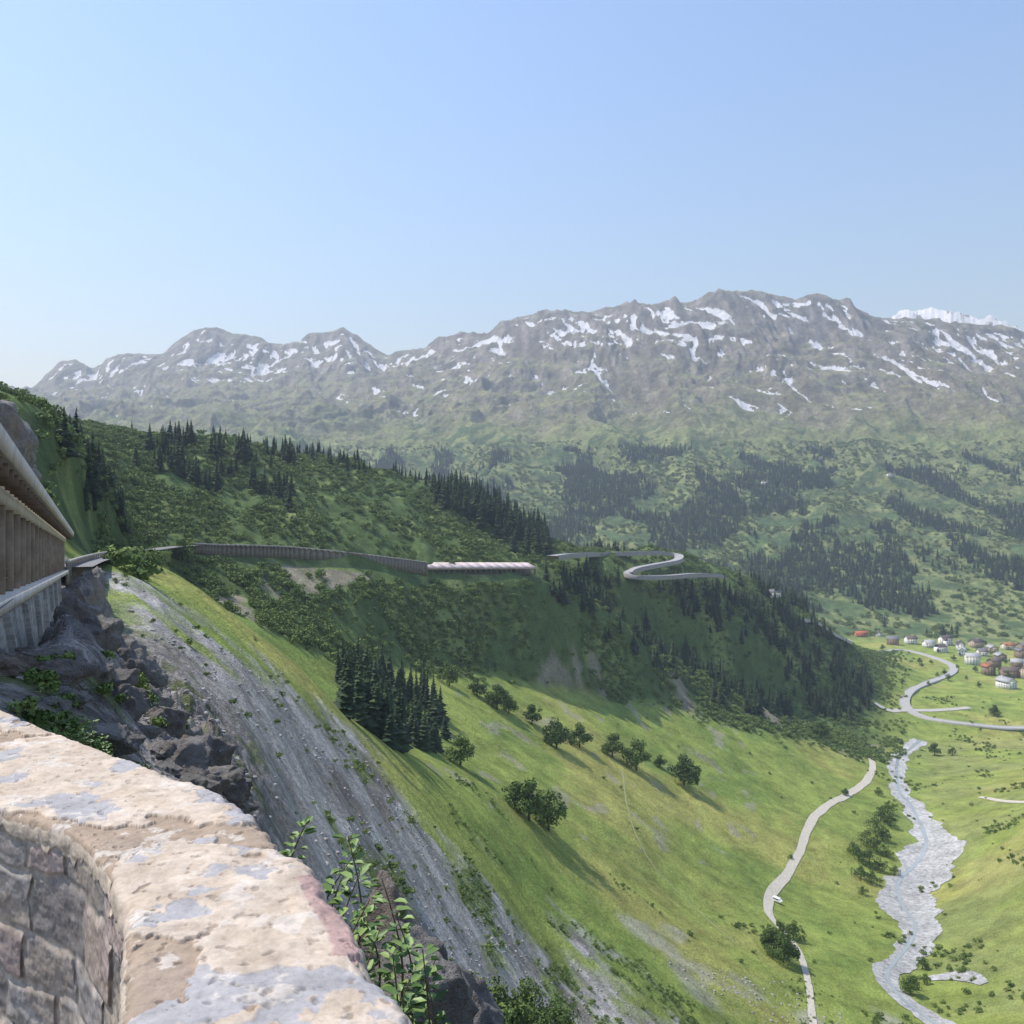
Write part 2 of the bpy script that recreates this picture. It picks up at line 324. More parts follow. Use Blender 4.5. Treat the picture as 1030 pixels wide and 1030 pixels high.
def scatter(name,pts,scl,protos):
    pts=np.asarray(pts,float); n=len(pts)
    me=bpy.data.meshes.new(name); me.vertices.add(n); me.vertices.foreach_set('co',pts.astype(np.float32).ravel())
    ob=bpy.data.objects.new(name,me); sc.collection.objects.link(ob)
    attr(ob,'scl',scl); rot=np.zeros((n,3)); rot[:,2]=rng.uniform(0,6.28,n); rot[:,:2]=rng.normal(0,.04,(n,2)); attr(ob,'rot',rot,'FLOAT_VECTOR')
    attr(ob,'var',rng.integers(0,len(protos),n).astype(float))
    ng=bpy.data.node_groups.new(name+'_instancer','GeometryNodeTree')
    ng.interface.new_socket('Geometry',in_out='INPUT',socket_type='NodeSocketGeometry'); ng.interface.new_socket('Geometry',in_out='OUTPUT',socket_type='NodeSocketGeometry')
    gi=ng.nodes.new('NodeGroupInput'); go=ng.nodes.new('NodeGroupOutput'); jn=ng.nodes.new('GeometryNodeJoinGeometry')
    def na(nm,t):
        a=ng.nodes.new('GeometryNodeInputNamedAttribute'); a.data_type=t; a.inputs[0].default_value=nm
        return [o for o in a.outputs if o.enabled and o.name=='Attribute'][0]
    s=na('scl','FLOAT'); ro=na('rot','FLOAT_VECTOR'); va=na('var','FLOAT')
    for i,p in enumerate(protos):
        io=ng.nodes.new('GeometryNodeInstanceOnPoints'); oi=ng.nodes.new('GeometryNodeObjectInfo'); oi.inputs['Object'].default_value=p
        oi.inputs['As Instance'].default_value=True
        cmp=ng.nodes.new('ShaderNodeMath'); cmp.operation='COMPARE'; cmp.inputs[1].default_value=i; cmp.inputs[2].default_value=.3
        L=ng.links.new; L(va,cmp.inputs[0]); L(cmp.outputs[0],io.inputs['Selection']); L(gi.outputs[0],io.inputs['Points'])
        L(oi.outputs['Geometry'],io.inputs['Instance']); L(ro,io.inputs['Rotation']); L(s,io.inputs['Scale']); L(io.outputs[0],jn.inputs[0])
    ng.links.new(jn.outputs[0],go.inputs[0])
    md=ob.modifiers.new('instances','NODES'); md.node_group=ng
    return ob
con=[conifer('conifer_proto_%d'%i,i+1) for i in range(5)]
bus=[bush('bush_proto_%d'%i,i+20) for i in range(4)]
dX=np.gradient(Xg,axis=1);dY=np.gradient(Yg,axis=0); area=np.abs(dX*dY)
def sample(mask,n):
    w=(area*mask).ravel(); w=w/w.sum(); idx=rng.choice(w.size,n,p=w)
    r=idx//NC;c=idx%NC
    Yp=rowsY[r]+rng.uniform(-.5,.5,n)*dY[r,c]; Xp=Yp*U[c]+rng.uniform(-.5,.5,n)*dX[r,c]
    Yp=np.maximum(Yp,2)
    return np.stack([Xp,Yp,tz(Xp,Yp)],1)
vis=(CXg>-80)&(CXg<1110)
def inpoly(poly,x,y):
    x=np.asarray(x);ins=np.zeros(x.shape,bool);j=len(poly)-1
    for i in range(len(poly)):
        xi,yi=poly[i];xj,yj=poly[j]
        c=((yi>y)!=(yj>y))&(x<(xj-xi)*(y-yi)/((yj-yi)+1e-9)+xi); ins^=c; j=i
    return ins
rroad=(CXg<560)*(CXg>120)*1.0
road_clear=1-rroad*sstep(7.84,7.90,TI)*(1-sstep(8.15,8.3,TI))
bm=(mS*vis*(TI<11.7)*(Yg>130)*(.15+sstep(-.3,.3,n1+.5*n2))*(1-earth)*road_clear)*(1-.85*((CXg<95)&(YP>480)&(CXg>50)))*(1+2.0*((CXg<160)&(CXg>95)))*(1+.9*(TI<8)*(CXg>180))
pb=sample(bm,38000); scatter('alder_shrubs',pb,rng.uniform(2.2,7.0,len(pb))*rng.uniform(.65,1,len(pb)),bus)
fm=vis*(Yg>1530)*(Yg<3000)*(Z<230)*sstep(-.1,.4,n1+.6*n3+.1)
pb=sample(fm,15000); scatter('far_slope_shrubs',pb,rng.uniform(5,13,len(pb)),bus)
cn=fbm(Xg/170,Yg/300,4,301)
fm=vis*(Yg>1560)*(Yg<2900)*(Z<200)*sstep(.13,.30,cn+.30*inpoly([(540,450),(640,445),(800,490),(830,560),(900,640),(700,610),(560,540)],CXg,YP)+.08*(CXg>820)*(YP>520))
pb=sample(fm,13000); scatter('far_conifer_forest',pb,rng.uniform(11,24,len(pb)),con)
fm=vis*(Yg>100)*(Yg<340)*(1-mS)*(.5*sstep(.2,.5,gp*mscree)*(CXg>240)+.03*mscree*(Yg<230)+.25*sstep(.3,.6,fbm(Xg/30,Yg/30,4,310))*(CXg>450)*(CXg<900))
pb=sample(fm,2600); scatter('slope_scrub',pb,rng.uniform(.35,1.6,len(pb)),bus)
fm=vis*(Yg>300)*(Yg<1050)*(1-mS)*(CXg>600)*(sstep(.28,.5,fbm(Xg/40,Yg/60,4,312))+.02)*(1-sstep(700,760,YP)*(CXg<880)*(YP<930)*.93)
pb=sample(fm,1000); scatter('valley_scrub',pb,rng.uniform(.8,3.4,len(pb)),bus)
fm=vis*(Yg>8)*(Yg<70)*(CXg<250)*(CXg>20)*(sstep(.1,.4,fbm(Xg/3,Yg/4,5,155))+.02)/np.maximum(Yg,8)**1.2
pb=sample(fm,260); scatter('rock_ledge_plants',pb,rng.uniform(.12,.42,len(pb))*(.6+pb[:,1]/35),bus)
def conset(name,poly,n,y0,y1,h0,h1):
    m=inpoly(poly,CXg,YP)*(Yg>y0)*(Yg<y1)*1.0
    if m.sum()<3: print('EMPTY',name); return
    pb=sample(m*(.15+sstep(-.1,.3,fbm(Xg/35,Yg/35,3,n))),n); scatter(name,pb,rng.uniform(h0,h1,n),con)
conset('conifer_grove',[(336,690),(350,675),(400,685),(445,720),(452,755),(400,755),(345,728)],150,180,420,9,19)
conset('conifer_grove',[(60,440),(75,450),(125,520),(120,548),(100,540),(60,470)],110,150,420,7,15)
conset('conifer_grove',[(120,448),(180,446),(300,460),(290,520),(220,500),(180,480),(130,470)],140,400,690,9,18)
conset('conifer_grove',[(180,440),(260,445),(380,468),(450,492),(440,500),(300,462),(180,450)],90,560,800,8,14)
conset('conifer_grove',[(430,495),(480,500),(550,535),(552,562),(520,560),(490,535),(430,505)],240,600,860,14,26)
conset('conifer_grove',[(545,580),(600,600),(700,670),(760,700),(800,720),(760,722),(690,700),(600,640),(545,600)],290,560,850,8,22)
conset('conifer_grove',[(565,575),(640,590),(720,594),(780,610),(850,650),(880,690),(870,725),(820,720),(750,660),(640,610)],420,700,1100,8,21)
conset('conifer_grove',[(560,552),(600,548),(640,551),(630,556),(570,556)],30,870,980,8,13)
conset('conifer_grove',[(740,585),(800,600),(830,640),(810,640),(760,610)],60,900,1100,14,24)
# ---------------------------------------------------------------- strips (paths, river, roads)
def spline(pts,n=14):
    pts=np.array(pts,float); o=[]
    e=np.vstack([2*pts[0]-pts[1],pts,2*pts[-1]-pts[-2]])
    for i in range(1,len(e)-2):
        for k in range(n):
            t=k/n; p0,p1,p2,p3=e[i-1:i+3]
            o.append(.5*((2*p1)+(p2-p0)*t+(2*p0-5*p1+4*p2-p3)*t*t+(3*p1-p0-3*p2+p3)*t**3))
    o.append(e[-2]); return np.array(o)
def strip(name,pts,mat,off=.12,nw=9,jag=0,flat=False,skirt=0,smat=None,n=14,parent=None,rail=.8):
    c=spline(pts,n); d=np.gradient(c[:,:2],axis=0); d/=np.linalg.norm(d,axis=1)[:,None]+1e-9
    p=np.stack([d[:,1],-d[:,0]],1); w=c[:,2]
    s=np.linspace(-.5,.5,nw); NW=len(c)
    ww=w[:,None]*s[None,:]
    if jag: 
        L=np.cumsum(np.linalg.norm(np.gradient(c[:,:2],axis=0),axis=1))
        jl=1+jag*fbm(L/26,L*0+3.3,4,9); jr=1+jag*fbm(L/26,L*0+9.3,4,19)
        ww=ww*np.where(s[None,:]<0,jl[:,None],jr[:,None])
    X=c[:,0:1]+p[:,0:1]*ww; Y=c[:,1:2]+p[:,1:2]*ww
    if c.shape[1]>3: Zs=np.repeat(c[:,3:4],nw,1)
    else: Zs=tz(X,Y)
    if flat:
        zc=Zs.max(1)*.6+Zs.mean(1)*.4; k=np.ones(15)/15; zc=np.convolve(np.pad(zc,7,'edge'),k,'valid'); Zs=np.repeat(zc[:,None],nw,1)
    Zs=Zs+off
    o=mesh_np(name,np.stack([X,Y,Zs],-1).reshape(-1,3),gridf(NW,nw),mat,True,parent)
    if skirt:
        for side,sg in((0,-1),(-1,1)):
            ox=p[:,0]*.4*sg;oy=p[:,1]*.4*sg
            V=np.stack([np.stack([X[:,side],Y[:,side],Zs[:,side]-.1],1),np.stack([X[:,side],Y[:,side],Zs[:,side]+rail],1),np.stack([X[:,side]+ox,Y[:,side]+oy,Zs[:,side]+rail],1),np.stack([X[:,side]+ox,Y[:,side]+oy,Zs[:,side]-skirt],1)],1).reshape(-1,3)
            mesh_np('edge_wall',V,gridf(NW,4),smat,False,o)
    return o
mg=M('river_gravel',.9,.2); g1=mg.noise(.45,8,.78); g2=mg.noise(.06,5,.6)
mg.col(mg.mix(1,mg.ramp(g1,(.36,(.28,.28,.265)),(.58,(.70,.69,.66))),mg.ramp(g2,(.3,.7),(.7,1.15)),'MULTIPLY')); mg.bump(g1,1.5)
m_dirt=simple('dirt_track',(.52,.475,.39),.2,.8)
m_asph=simple('asphalt',(.22,.215,.21),.15,.5)
m_asl=simple('light_asphalt',(.36,.355,.34),.12,.5)
m_conc=simple('concrete',(.42,.405,.37),.2,.6)
m_stone=simple('masonry',(.22,.19,.155),.35,.9,bump=.3)
m_wst=simple('hairpin_masonry',(.30,.28,.25),.3,.7)
def pxs(L,Ymin=300):
    o=[]
    for x,y,wpx in L:
        h=hit(x,y,Ymin); o.append((h[0],h[1],wpx*h[1]/F))
    return o
strip('river_bed',pxs([(925,745,12),(905,762,15),(904,790,17),(918,812,22),(936,840,34),(938,860,44),(920,885,52),(912,905,52),(922,930,44),(925,950,38),(908,968,30),(893,985,24),(905,1003,24),(940,1030,30),(980,1060,30)],200),mg.m,.25,21,.6,n=24)
mw=M('stream_water',.12,.5); mw.col((.36,.40,.41)); wn_=mw.noise(2,4); mw.bump(wn_,.1)
strip('stream_water',pxs([(925,745,3),(905,762,3),(903,790,3),(917,812,3),(930,840,4),(928,860,3),(905,885,4),(905,905,3),(920,930,4),(915,950,4),(900,968,4),(893,985,4),(905,1003,5),(940,1030,5),(980,1060,5)],200),mw.m,.34,5,.5)
strip('dirt_path',pxs([(862,752,5),(877,765,6),(874,782,7),(852,800,8),(826,816,8),(812,835,8),(804,858,8),(790,882,9),(775,900,10),(773,918,9),(785,935,7),(802,955,7),(812,985,7),(818,1030,8),(822,1060,8)],200),m_dirt,.3,9,.2,n=30)
strip('dirt_path',pxs([(985,802,5),(1010,806,5),(1040,808,5),(1070,808,5)],300),m_dirt,.3,5,.15)
strip('gravel_bar',pxs([(935,985,14),(965,982,22),(990,990,8)],200),mg.m,.3,9,.5,n=30)
strip('footpath',pxs([(626,775,1.5),(632,815,1.5),(650,860,1.5),(690,905,1.5),(740,950,1.5)],200),simple('trodden_grass',(.36,.37,.18),.2,1),.14,3,.3)
def uY(L,wd): return [((x-515)/F*Y,Y,wd) for x,Y in L]
def xyYw(L,wd,dy): return [((x-515)/F*(Y+dy),Y+dy,wd,(515-y)/F*Y-.75) for x,y,Y in L]
WA=[(66,567,122),(85,561,150),(110,556,190),(146,552,300)]; WB=[(196,547,393),(215,548,410),(260,549,445),(300,551,478),(360,557,520),(400,562,541),(430,566,556)]
strip('pass_road',xyYw(WA+[(170,549,350)]+WB,7,4.5),m_asph,0,5,n=18)
HP=[(556,559,648),(572,557,720),(600,556,815),(640,555,850),(668,555,868),(682,558,866),(680,563,845),(660,567,825),(640,571,808),(632,576,800),(642,579,797),(668,579,806),(695,577,822),(716,577,845),(724,579,870)]
def xyY0(L,wd): return [((x-515)/F*Y,Y,wd,(515-y)/F*Y) for x,y,Y in L]
strip('pass_road',xyY0(HP,8),m_asl,.0,5,skirt=3.5,smat=m_wst,n=16,rail=.35)
strip('pass_road',uY([(805,1010),(820,1030),(836,1052),(848,1072),(853,1092),(850,1120)],9),m_asl,.8,5,flat=True,skirt=3,smat=m_conc)
strip('valley_road',uY([(850,1250),(880,1320),(905,1390),(935,1350),(957,1280),(956,1210),(932,1130),(914,1060),(911,1000),(930,960),(975,937),(1030,927),(1120,930)],10),simple('valley_asphalt',(.40,.395,.375),.1,.5),.6,5,flat=True,skirt=2,smat=m_conc,rail=.3)
strip('valley_road',uY([(880,985),(895,975),(915,985),(940,985),(975,1000)],10),simple('gravel_yard',(.45,.43,.39),.1,.5),.5,5)
# ---------------------------------------------------------------- box builder
class Bx:
    def __init__(s): s.V=[];s.F=[]
    def hexa(s,pts):
        i=len(s.V); s.V+=[tuple(p) for p in pts]
        for f in((0,3,2,1),(4,5,6,7),(0,1,5,4),(1,2,6,5),(2,3,7,6),(3,0,4,7)): s.F.append(tuple(i+k for k in f))
    def box(s,x0,x1,y0,y1,z0,z1): s.hexa([(x0,y0,z0),(x1,y0,z0),(x1,y1,z0),(x0,y1,z0),(x0,y0,z1),(x1,y0,z1),(x1,y1,z1),(x0,y1,z1)])
    def obj(s,name,mat,parent=None): return mesh_np(name,np.array(s.V),np.array(s.F),mat,False,parent)
# ---------------------------------------------------------------- avalanche gallery
def gallery(name,O,d,t0,t1,H,sp,mats,fasc=True,ret=None,roofrise=1.6,depth=7.5):
    O=np.array(O);d=np.array(d); n=math.hypot(d[0],d[1]); lx,ly=-d[1]/n,d[0]/n
    e=empty(name)
    def T(t,l,z): p=O+d*t; return (p[0]+lx*l,p[1]+ly*l,p[2]+z)
    def bx(B,ta,tb,l0,l1,z0,z1):
        B.hexa([T(ta,l0,z0),T(tb,l0,z0),T(tb,l1,z0),T(ta,l1,z0),T(ta,l0,z1),T(tb,l0,z1),T(tb,l1,z1),T(ta,l1,z1)])
    A=Bx(); t=t0
    while t<t1: bx(A,t,t+(.45 if fasc else .9),0,.5,0,H); t+=sp
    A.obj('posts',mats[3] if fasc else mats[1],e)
    A=Bx(); bx(A,t0,t1,-.15,.9,H+.01,H+.6)
    if fasc: bx(A,t0,t1,-.35,.9,H+.605,H+.75)
    A.obj('edge_beam',mats[0],e)
    A=Bx()
    if fasc:
        t=t0
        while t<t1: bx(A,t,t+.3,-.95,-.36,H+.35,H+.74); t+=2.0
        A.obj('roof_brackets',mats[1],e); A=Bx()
        A.hexa([T(t0,-1.05,H+.76),T(t1,-1.05,H+.76),T(t1,.5,H+1.75),T(t0,.5,H+1.75),T(t0,-1.15,H+1.35),T(t1,-1.15,H+1.35),T(t1,.3,H+2.35),T(t0,.3,H+2.35)])
        A.hexa([T(t0,.52,H+1.9),T(t1,.52,H+1.9),T(t1,depth+1,H+3.2),T(t0,depth+1,H+3.2),T(t0,.52,H+2.3),T(t1,.52,H+2.3),T(t1,depth+1,H+3.6),T(t0,depth+1,H+3.6)])
    else:
        t=t0
        while t<t1-.5:
            q=min(t+7.92,t1)
            A.hexa([T(t,-.6,H+.76),T(q,-.6,H+.76),T(q,depth+1,H+.76+roofrise),T(t,depth+1,H+.76+roofrise),T(t,-.6,H+1.3),T(q,-.6,H+1.3),T(q,depth+1,H+1.3+roofrise),T(t,depth+1,H+1.3+roofrise)]); t+=8
    A.obj('roof',mats[0],e)
    A=Bx(); bx(A,t0,t1,depth,depth+.6,0,H+.7+(1.5 if fasc else roofrise*.8)); A.obj('back_wall',mats[2],e)
    A=Bx(); bx(A,t0,t1,-.5,depth,-.5,-.01); A.obj('road_deck',mats[0] if fasc else mats[1],e)
    A=Bx(); bx(A,t0,t1,.2,.3,.55,.68); bx(A,t0,t1,.2,.3,.98,1.1); A.obj('railing',mats[1],e)
    if ret:
        A=Bx(); Q=Bx()
        N=40
        f=lambda q:np.interp(q,[0,ret[1]],[ret[2],ret[3]]) if q>0 else ret[2]
        for i in range(N):
            a=ret[0]+(ret[1]-ret[0])*i/N; b=ret[0]+(ret[1]-ret[0])*(i+1)/N
            A.hexa([T(a,-.9,f(a)-1),T(b,-.9,f(b)-1),T(b,.6,f(b)-1),T(a,.6,f(a)-1),T(a,-.4,-.51),T(b,-.4,-.51),T(b,.6,-.51),T(a,.6,-.51)])
            if i%4==0:
                m=a+.7; Q.hexa([T(a,-1.15,f(a)-1),T(m,-1.15,f(a)-1),T(m,.5,f(a)-1),T(a,.5,f(a)-1),T(a,-.62,-.56),T(m,-.62,-.56),T(m,.5,-.56),T(a,.5,-.56)])
        A.obj('retaining_wall',mats[2],e); Q.obj('pilasters',mats[2],e)
    return e
m_gst=M('gallery_masonry',.9); bt=m_gst.n('ShaderNodeTexBrick'); mp=m_gst.n('ShaderNodeMapping'); mp.inputs['Rotation'].default_value=(math.radians(90),0,0)
m_gst.l(m_gst.co,mp.inputs[0]); m_gst.l(mp.outputs[0],bt.inputs['Vector']); bt.inputs['Scale'].default_value=1.1; bt.inputs['Color1'].default_value=(.40,.36,.30,1); bt.inputs['Color2'].default_value=(.27,.245,.205,1); bt.inputs['Mortar'].default_value=(.40,.38,.34,1)
m_gst.col(m_gst.mix(1,bt.outputs[0],m_gst.ramp(m_gst.noise(.8,8),(.3,.6),(.7,1.3)),'MULTIPLY'))
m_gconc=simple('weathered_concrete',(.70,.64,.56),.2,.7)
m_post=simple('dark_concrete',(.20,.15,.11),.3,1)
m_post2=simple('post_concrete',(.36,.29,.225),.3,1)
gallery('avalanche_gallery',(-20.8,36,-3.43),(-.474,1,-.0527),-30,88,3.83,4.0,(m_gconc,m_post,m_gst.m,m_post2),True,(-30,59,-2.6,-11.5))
a=np.array(P(428,578,560));b=np.array(P(540,577,624)); n=np.linalg.norm(b-a)
gallery('avalanche_gallery',a,(b-a)/n,0,n,3.2,4.5,(simple('pale_roof_concrete',(.58,.49,.46),.2,.25),simple('dark_posts',(.14,.12,.10),.2,1),m_stone),False,None,3.0,8)  # posts, deck and railing share one dark base colour
# ---------------------------------------------------------------- retaining walls
def rwall(name,tops,hs,mat,th=.8,cap=None):
    tp=spline([(*P(x,y,Y),h) for (x,y,Y),h in zip(tops,hs)],10)
    e=empty(name); A=Bx(); Cc=Bx()
    for i in range(len(tp)-1):
        p,q=tp[i],tp[i+1]
        A.hexa([(p[0],p[1],p[2]-p[3]),(q[0],q[1],q[2]-q[3]),(q[0],q[1]+th,q[2]-q[3]),(p[0],p[1]+th,p[2]-p[3]),(p[0],p[1],p[2]),(q[0],q[1],q[2]),(q[0],q[1]+th,q[2]),(p[0],p[1]+th,p[2])])
        Cc.hexa([(p[0],p[1]-.15,p[2]+.01),(q[0],q[1]-.15,q[2]+.01),(q[0],q[1]+th+.1,q[2]+.01),(p[0],p[1]+th+.1,p[2]+.01),(p[0],p[1]-.15,p[2]+.4),(q[0],q[1]-.15,q[2]+.4),(q[0],q[1]+th+.1,q[2]+.4),(p[0],p[1]+th+.1,p[2]+.4)])
    A.obj('masonry',mat,e); Cc.obj('coping',cap or m_conc,e)
rwall('stone_retaining_wall',WA,[3.5,4.5,5,4],m_stone)
rwall('stone_retaining_wall',WB,[4.5,5.5,6,6.5,7,7.5,8],m_stone)
# ---------------------------------------------------------------- village
def mk(c,v=.1): return simple('paint',c,v,1.5)
wallm=[mk((.80,.77,.71)),mk((.72,.66,.56)),mk((.30,.22,.16)),mk((.82,.80,.76)),mk((.78,.74,.66)),mk((.50,.40,.30))]
roofm=[mk((.10,.09,.085)),mk((.17,.17,.17)),mk((.15,.12,.10)),mk((.20,.20,.20)),mk((.42,.42,.42)),mk((.40,.16,.09))]
m_win=M('window_glass',.15,.5); m_win.col((.04,.05,.06)); m_win=m_win.m
m_door=mk((.12,.07,.04))
def house(name,loc,rz,L,W,H,wm,rm):
    e=empty(name,loc,rz); A=Bx(); A.box(-L/2,L/2,-W/2,W/2,-3,H)
    r=W*.32; gv=[(-L/2,-W/2,H),(-L/2,W/2,H),(-L/2,0,H+r),(L/2,-W/2,H),(L/2,W/2,H),(L/2,0,H+r)]
    A.obj('walls',wm,e); mesh_np('gables',np.array(gv),np.array([(0,1,2),(3,5,4)]),wm,False,e)
    B=Bx(); o=1.0
    for s in(-1,1):
        B.hexa([(-L/2-o,0,H+r+.05),(L/2+o,0,H+r+.05),(L/2+o,s*(W/2+o),H-.5),(-L/2-o,s*(W/2+o),H-.5),(-L/2-o,0,H+r+.4),(L/2+o,0,H+r+.4),(L/2+o,s*(W/2+o),H-.15),(-L/2-o,s*(W/2+o),H-.15)])
    B.obj('roof',rm,e)
    B=Bx(); fl=int(H//2.9)
    for f in range(fl):
        z=.9+f*2.9
        for k in range(int(L//4)):
            x=-L/2+1+k*4
            for s in(-1,1): y=s*W/2; B.box(x,x+1.3,min(y,y+s*.06),max(y,y+s*.06),z,z+1.4)
        for k in range(int(W//4)):
            y=-W/2+1+k*4
            for s in(-1,1): x=s*L/2; B.box(min(x,x+s*.06),max(x,x+s*.06),y,y+1.3,z,z+1.4)
    B.obj('windows',m_win,e)
    B=Bx(); B.box(-.6,.6,-W/2-.12,-W/2,0,2.1); B.obj('door',m_door,e)
    B=Bx(); B.box(L*.2,L*.2+.9,W*.12,W*.12+.9,H,H+r+1.2); B.obj('chimney',wm,e)
rr=random.Random(12)
def puth(x,Y,L=None,W=None,H=None,w=None,r=None,rz=None):
    X=(x-515)/F*Y
    L=L or rr.uniform(13,24);W=W or rr.uniform(10,14);H=H or rr.choice([7,8.8,9.5,12])
    house('alpine_house',(X,Y,float(tz(X,Y))),rr.uniform(-.5,.5)+rr.choice([0,1.57]) if rz is None else rz,L,W,H,w or rr.choice(wallm),r or rr.choice(roofm))
for x,Y in [(898,1450),(916,1470),(934,1445),(951,1475),(966,1440),(982,1465),(998,1430),(1014,1460),(1030,1430),(968,1375),(988,1385),(1006,1350),(1026,1375),(978,1300),(1000,1285),(1022,1295),(1040,1270),(994,1215),(1016,1200),(1036,1190),(1060,1300),(1070,1200),(1012,1110)]: puth(x,Y)
puth(866,1530,20,9,6,mk((.55,.22,.11)),mk((.45,.14,.07)),.1); puth(884,1540,12,9,5,wallm[0],roofm[0])
for x,y,L in [(770,487,24),(778,600,14),(895,479,16)]:
    h=hit(x,y,1000); house('alpine_hut',h,.3,L,9,5,wallm[0],roofm[1])
def church(loc):
    e=empty('village_church',loc,.4); A=Bx(); A.box(-9,9,-5,5,-3,8); A.box(9,13.5,-2.3,2.3,-3,17); A.obj('walls',wallm[3],e)
    V=[(-9.5,-5.6,7.8),(9,-5.6,7.8),(9,0,13),(-9.5,0,13),(-9.5,5.6,7.8),(9,5.6,7.8)]; mesh_np('nave_roof',np.array(V),np.array([(0,1,2,3),(3,2,5,4)]),roofm[0],False,e)
    V=[(8.8,-2.5,17),(13.7,-2.5,17),(13.7,2.5,17),(8.8,2.5,17),(11.25,0,26)]; mesh_np('spire',np.array(V),np.array([(0,1,4),(1,2,4),(2,3,4),(3,0,4)]),roofm[0],False,e)
    B=Bx()
    for x in(-6,-2,2,6): B.box(x,x+1,-5.07,-5,2,6)
    B.box(10.8,11.7,-2.37,-2.3,13,15); B.obj('windows',m_win,e)
church(((946-515)/F*1400,1400,float(tz((946-515)/F*1400,1400))))
for i in range(34):
    x=rr.uniform(885,1045);Y=rr.uniform(1060,1500);X=(x-515)/F*Y
    dectree('deciduous_tree',500+i,(X,Y,float(tz(X,Y))),rr.uniform(6,11),1.1,260,.06)
# ---------------------------------------------------------------- meadow trees
tl=[(560,753,34),(583,752,27),(616,762,26),(640,775,34),(664,772,14),(688,790,34),(535,728,22),(500,714,28),(512,718,20),(532,826,46),(552,836,44),(518,812,28),(463,770,34),(788,968,34),(775,957,24),(798,945,20),(784,940,16),(826,742,18),(480,700,20),(452,690,22),(1000,720,12),(940,760,14),(916,1000,22),(928,975,14),(850,800,8)]
for i,(x,y,h) in enumerate(tl):
    p=hit(x,y,215); dectree('deciduous_tree',40+i,p,h*p[1]/F,1.35)
p=hit(184,566,150,400); dectree('deciduous_tree',90,p,26*p[1]/F,1.3)
for i,(x,y,h) in enumerate([(893,818,13),(886,826,16),(896,832,14),(880,838,18),(888,846,17),(872,852,18),(882,858,16),(892,862,12),(864,866,17),(874,872,18),(884,876,15),(866,884,16),(876,888,14),(858,858,12),(900,880,10),(930,990,12),(958,760,10),(868,900,10),(884,800,9)]):
    p=hit(x,y,300); dectree('riverside_shrub',140+i,p,h*p[1]/F,1.7,900,.035,None,.05)
for i,(x,y,h) in enumerate([(500,1065,84),(530,1050,70),(560,1060,56),(470,1075,96),(585,1070,44),(620,1070,30),(445,1090,110),(515,1080,80),(545,1075,66)]):
    p=hit(x,y,30,300); dectree('slope_shrub',170+i,p,h*p[1]/F,1.5,2600,.022)
# ---------------------------------------------------------------- rocks
def ico(n):
    import bmesh
    bm_=bmesh.new(); bmesh.ops.create_icosphere(bm_,subdivisions=n,radius=1); V=np.array([v.co[:] for v in bm_.verts]); Fc=np.array([[v.index for v in f.verts] for f in bm_.faces]); bm_.free(); return V,Fc
IV,IF=ico(5)
def rock(seed,c,R,el=(1,1,1.2),rot=0):
    r=np.random.default_rng(seed); V=IV.copy()
    for _ in range(26):
        n=r.normal(size=3); n/=np.linalg.norm(n); dd=r.uniform(.5,.9); k=V@n; V-=np.maximum(k-dd,0)[:,None]*n*.95
    s=seed*3.7
    nz=fbm(V[:,0]*1.7+s,V[:,1]*1.7+V[:,2]*1.3,5,seed)+fbm(V[:,2]*1.9+s,V[:,0]*1.6-V[:,1],5,seed+3)
    rg=ridged(V[:,0]*2.2+V[:,2]*.8+s,V[:,1]*2.2-V[:,2]*1.2,5,seed+9)
    V*=(1+.16*nz+.16*(rg-.4))[:,None]
    V*=np.array(el)*R; ca,sa_=math.cos(rot),math.sin(rot)
    V=np.stack([V[:,0]*ca-V[:,1]*sa_,V[:,0]*sa_+V[:,1]*ca,V[:,2]],1)
    return V+np.array(c)
def rocks(name,L,mat):
    Vs=[];Fs=[];o=0
    for i,(c,R,el) in enumerate(L):
        V=rock(i+7*len(L),c,R,el,i*1.3); Vs.append(V);Fs.append(IF+o);o+=len(V)
    return mesh_np(name,np.concatenate(Vs),np.concatenate(Fs),mat,True)
mr=M('schist_rock',.85,.25); r1=mr.noise(1.2,8,.78); r2=mr.noise(.25,5,.6)
cc=mr.ramp(r1,(.3,(.12,.11,.10)),(.5,(.30,.28,.255)),(.7,(.48,.45,.42)))
cc=mr.mix(mr.ramp(r2,(.5,0.),(.62,.7)),cc,(.33,.25,.185)); mr.col(cc); mr.bump(r1,.6)
RL=[]; R_=random.Random(77)
LL=[(75,94),(66,84),(85,86),(98,78),(72,74),(112,70),(90,66),(125,62),(104,58),(78,60),(138,54),(118,50),(95,50),(150,46),(132,42),(110,42),(160,38),(142,35),(122,34),(172,32),(155,29),(135,28),(182,27),(196,24),(170,23),(150,22),(208,21),(188,19.5),(220,19),(165,17),(228,16.5),(200,16),(178,14.5),(60,50),(45,36),(70,38),(30,24),(55,26),(85,30),(100,24)]
for (x0,Y0) in LL:
    x=x0+R_.uniform(-5,5); Y=Y0*R_.uniform(.95,1.05); X=(x-515)/F*Y; R=Y*R_.uniform(.018,.034)
    RL.append(((X,Y,float(tz(X,Y))+R*.15),R,(R_.uniform(.8,1.4),R_.uniform(.8,1.4),R_.uniform(.8,1.3))))
for k in range(46):
    Y=R_.uniform(8.5,24); x=R_.uniform(-15,120+Y*7); x=min(x,228); X=(x-515)/F*Y; R=Y*R_.choice([.010,.014,.018,.026,.032])
    RL.append(((X,Y,float(tz(X,Y))+R*.1),R,(R_.uniform(.8,1.7),R_.uniform(.9,1.6),R_.uniform(.6,1.0))))
for x,y,Y,R in [(76,640,94,5.5),(84,600,98,2.6),(140,640,122,2.2)]: RL.append((P(x,y,Y),R,(1,1,1.4)))
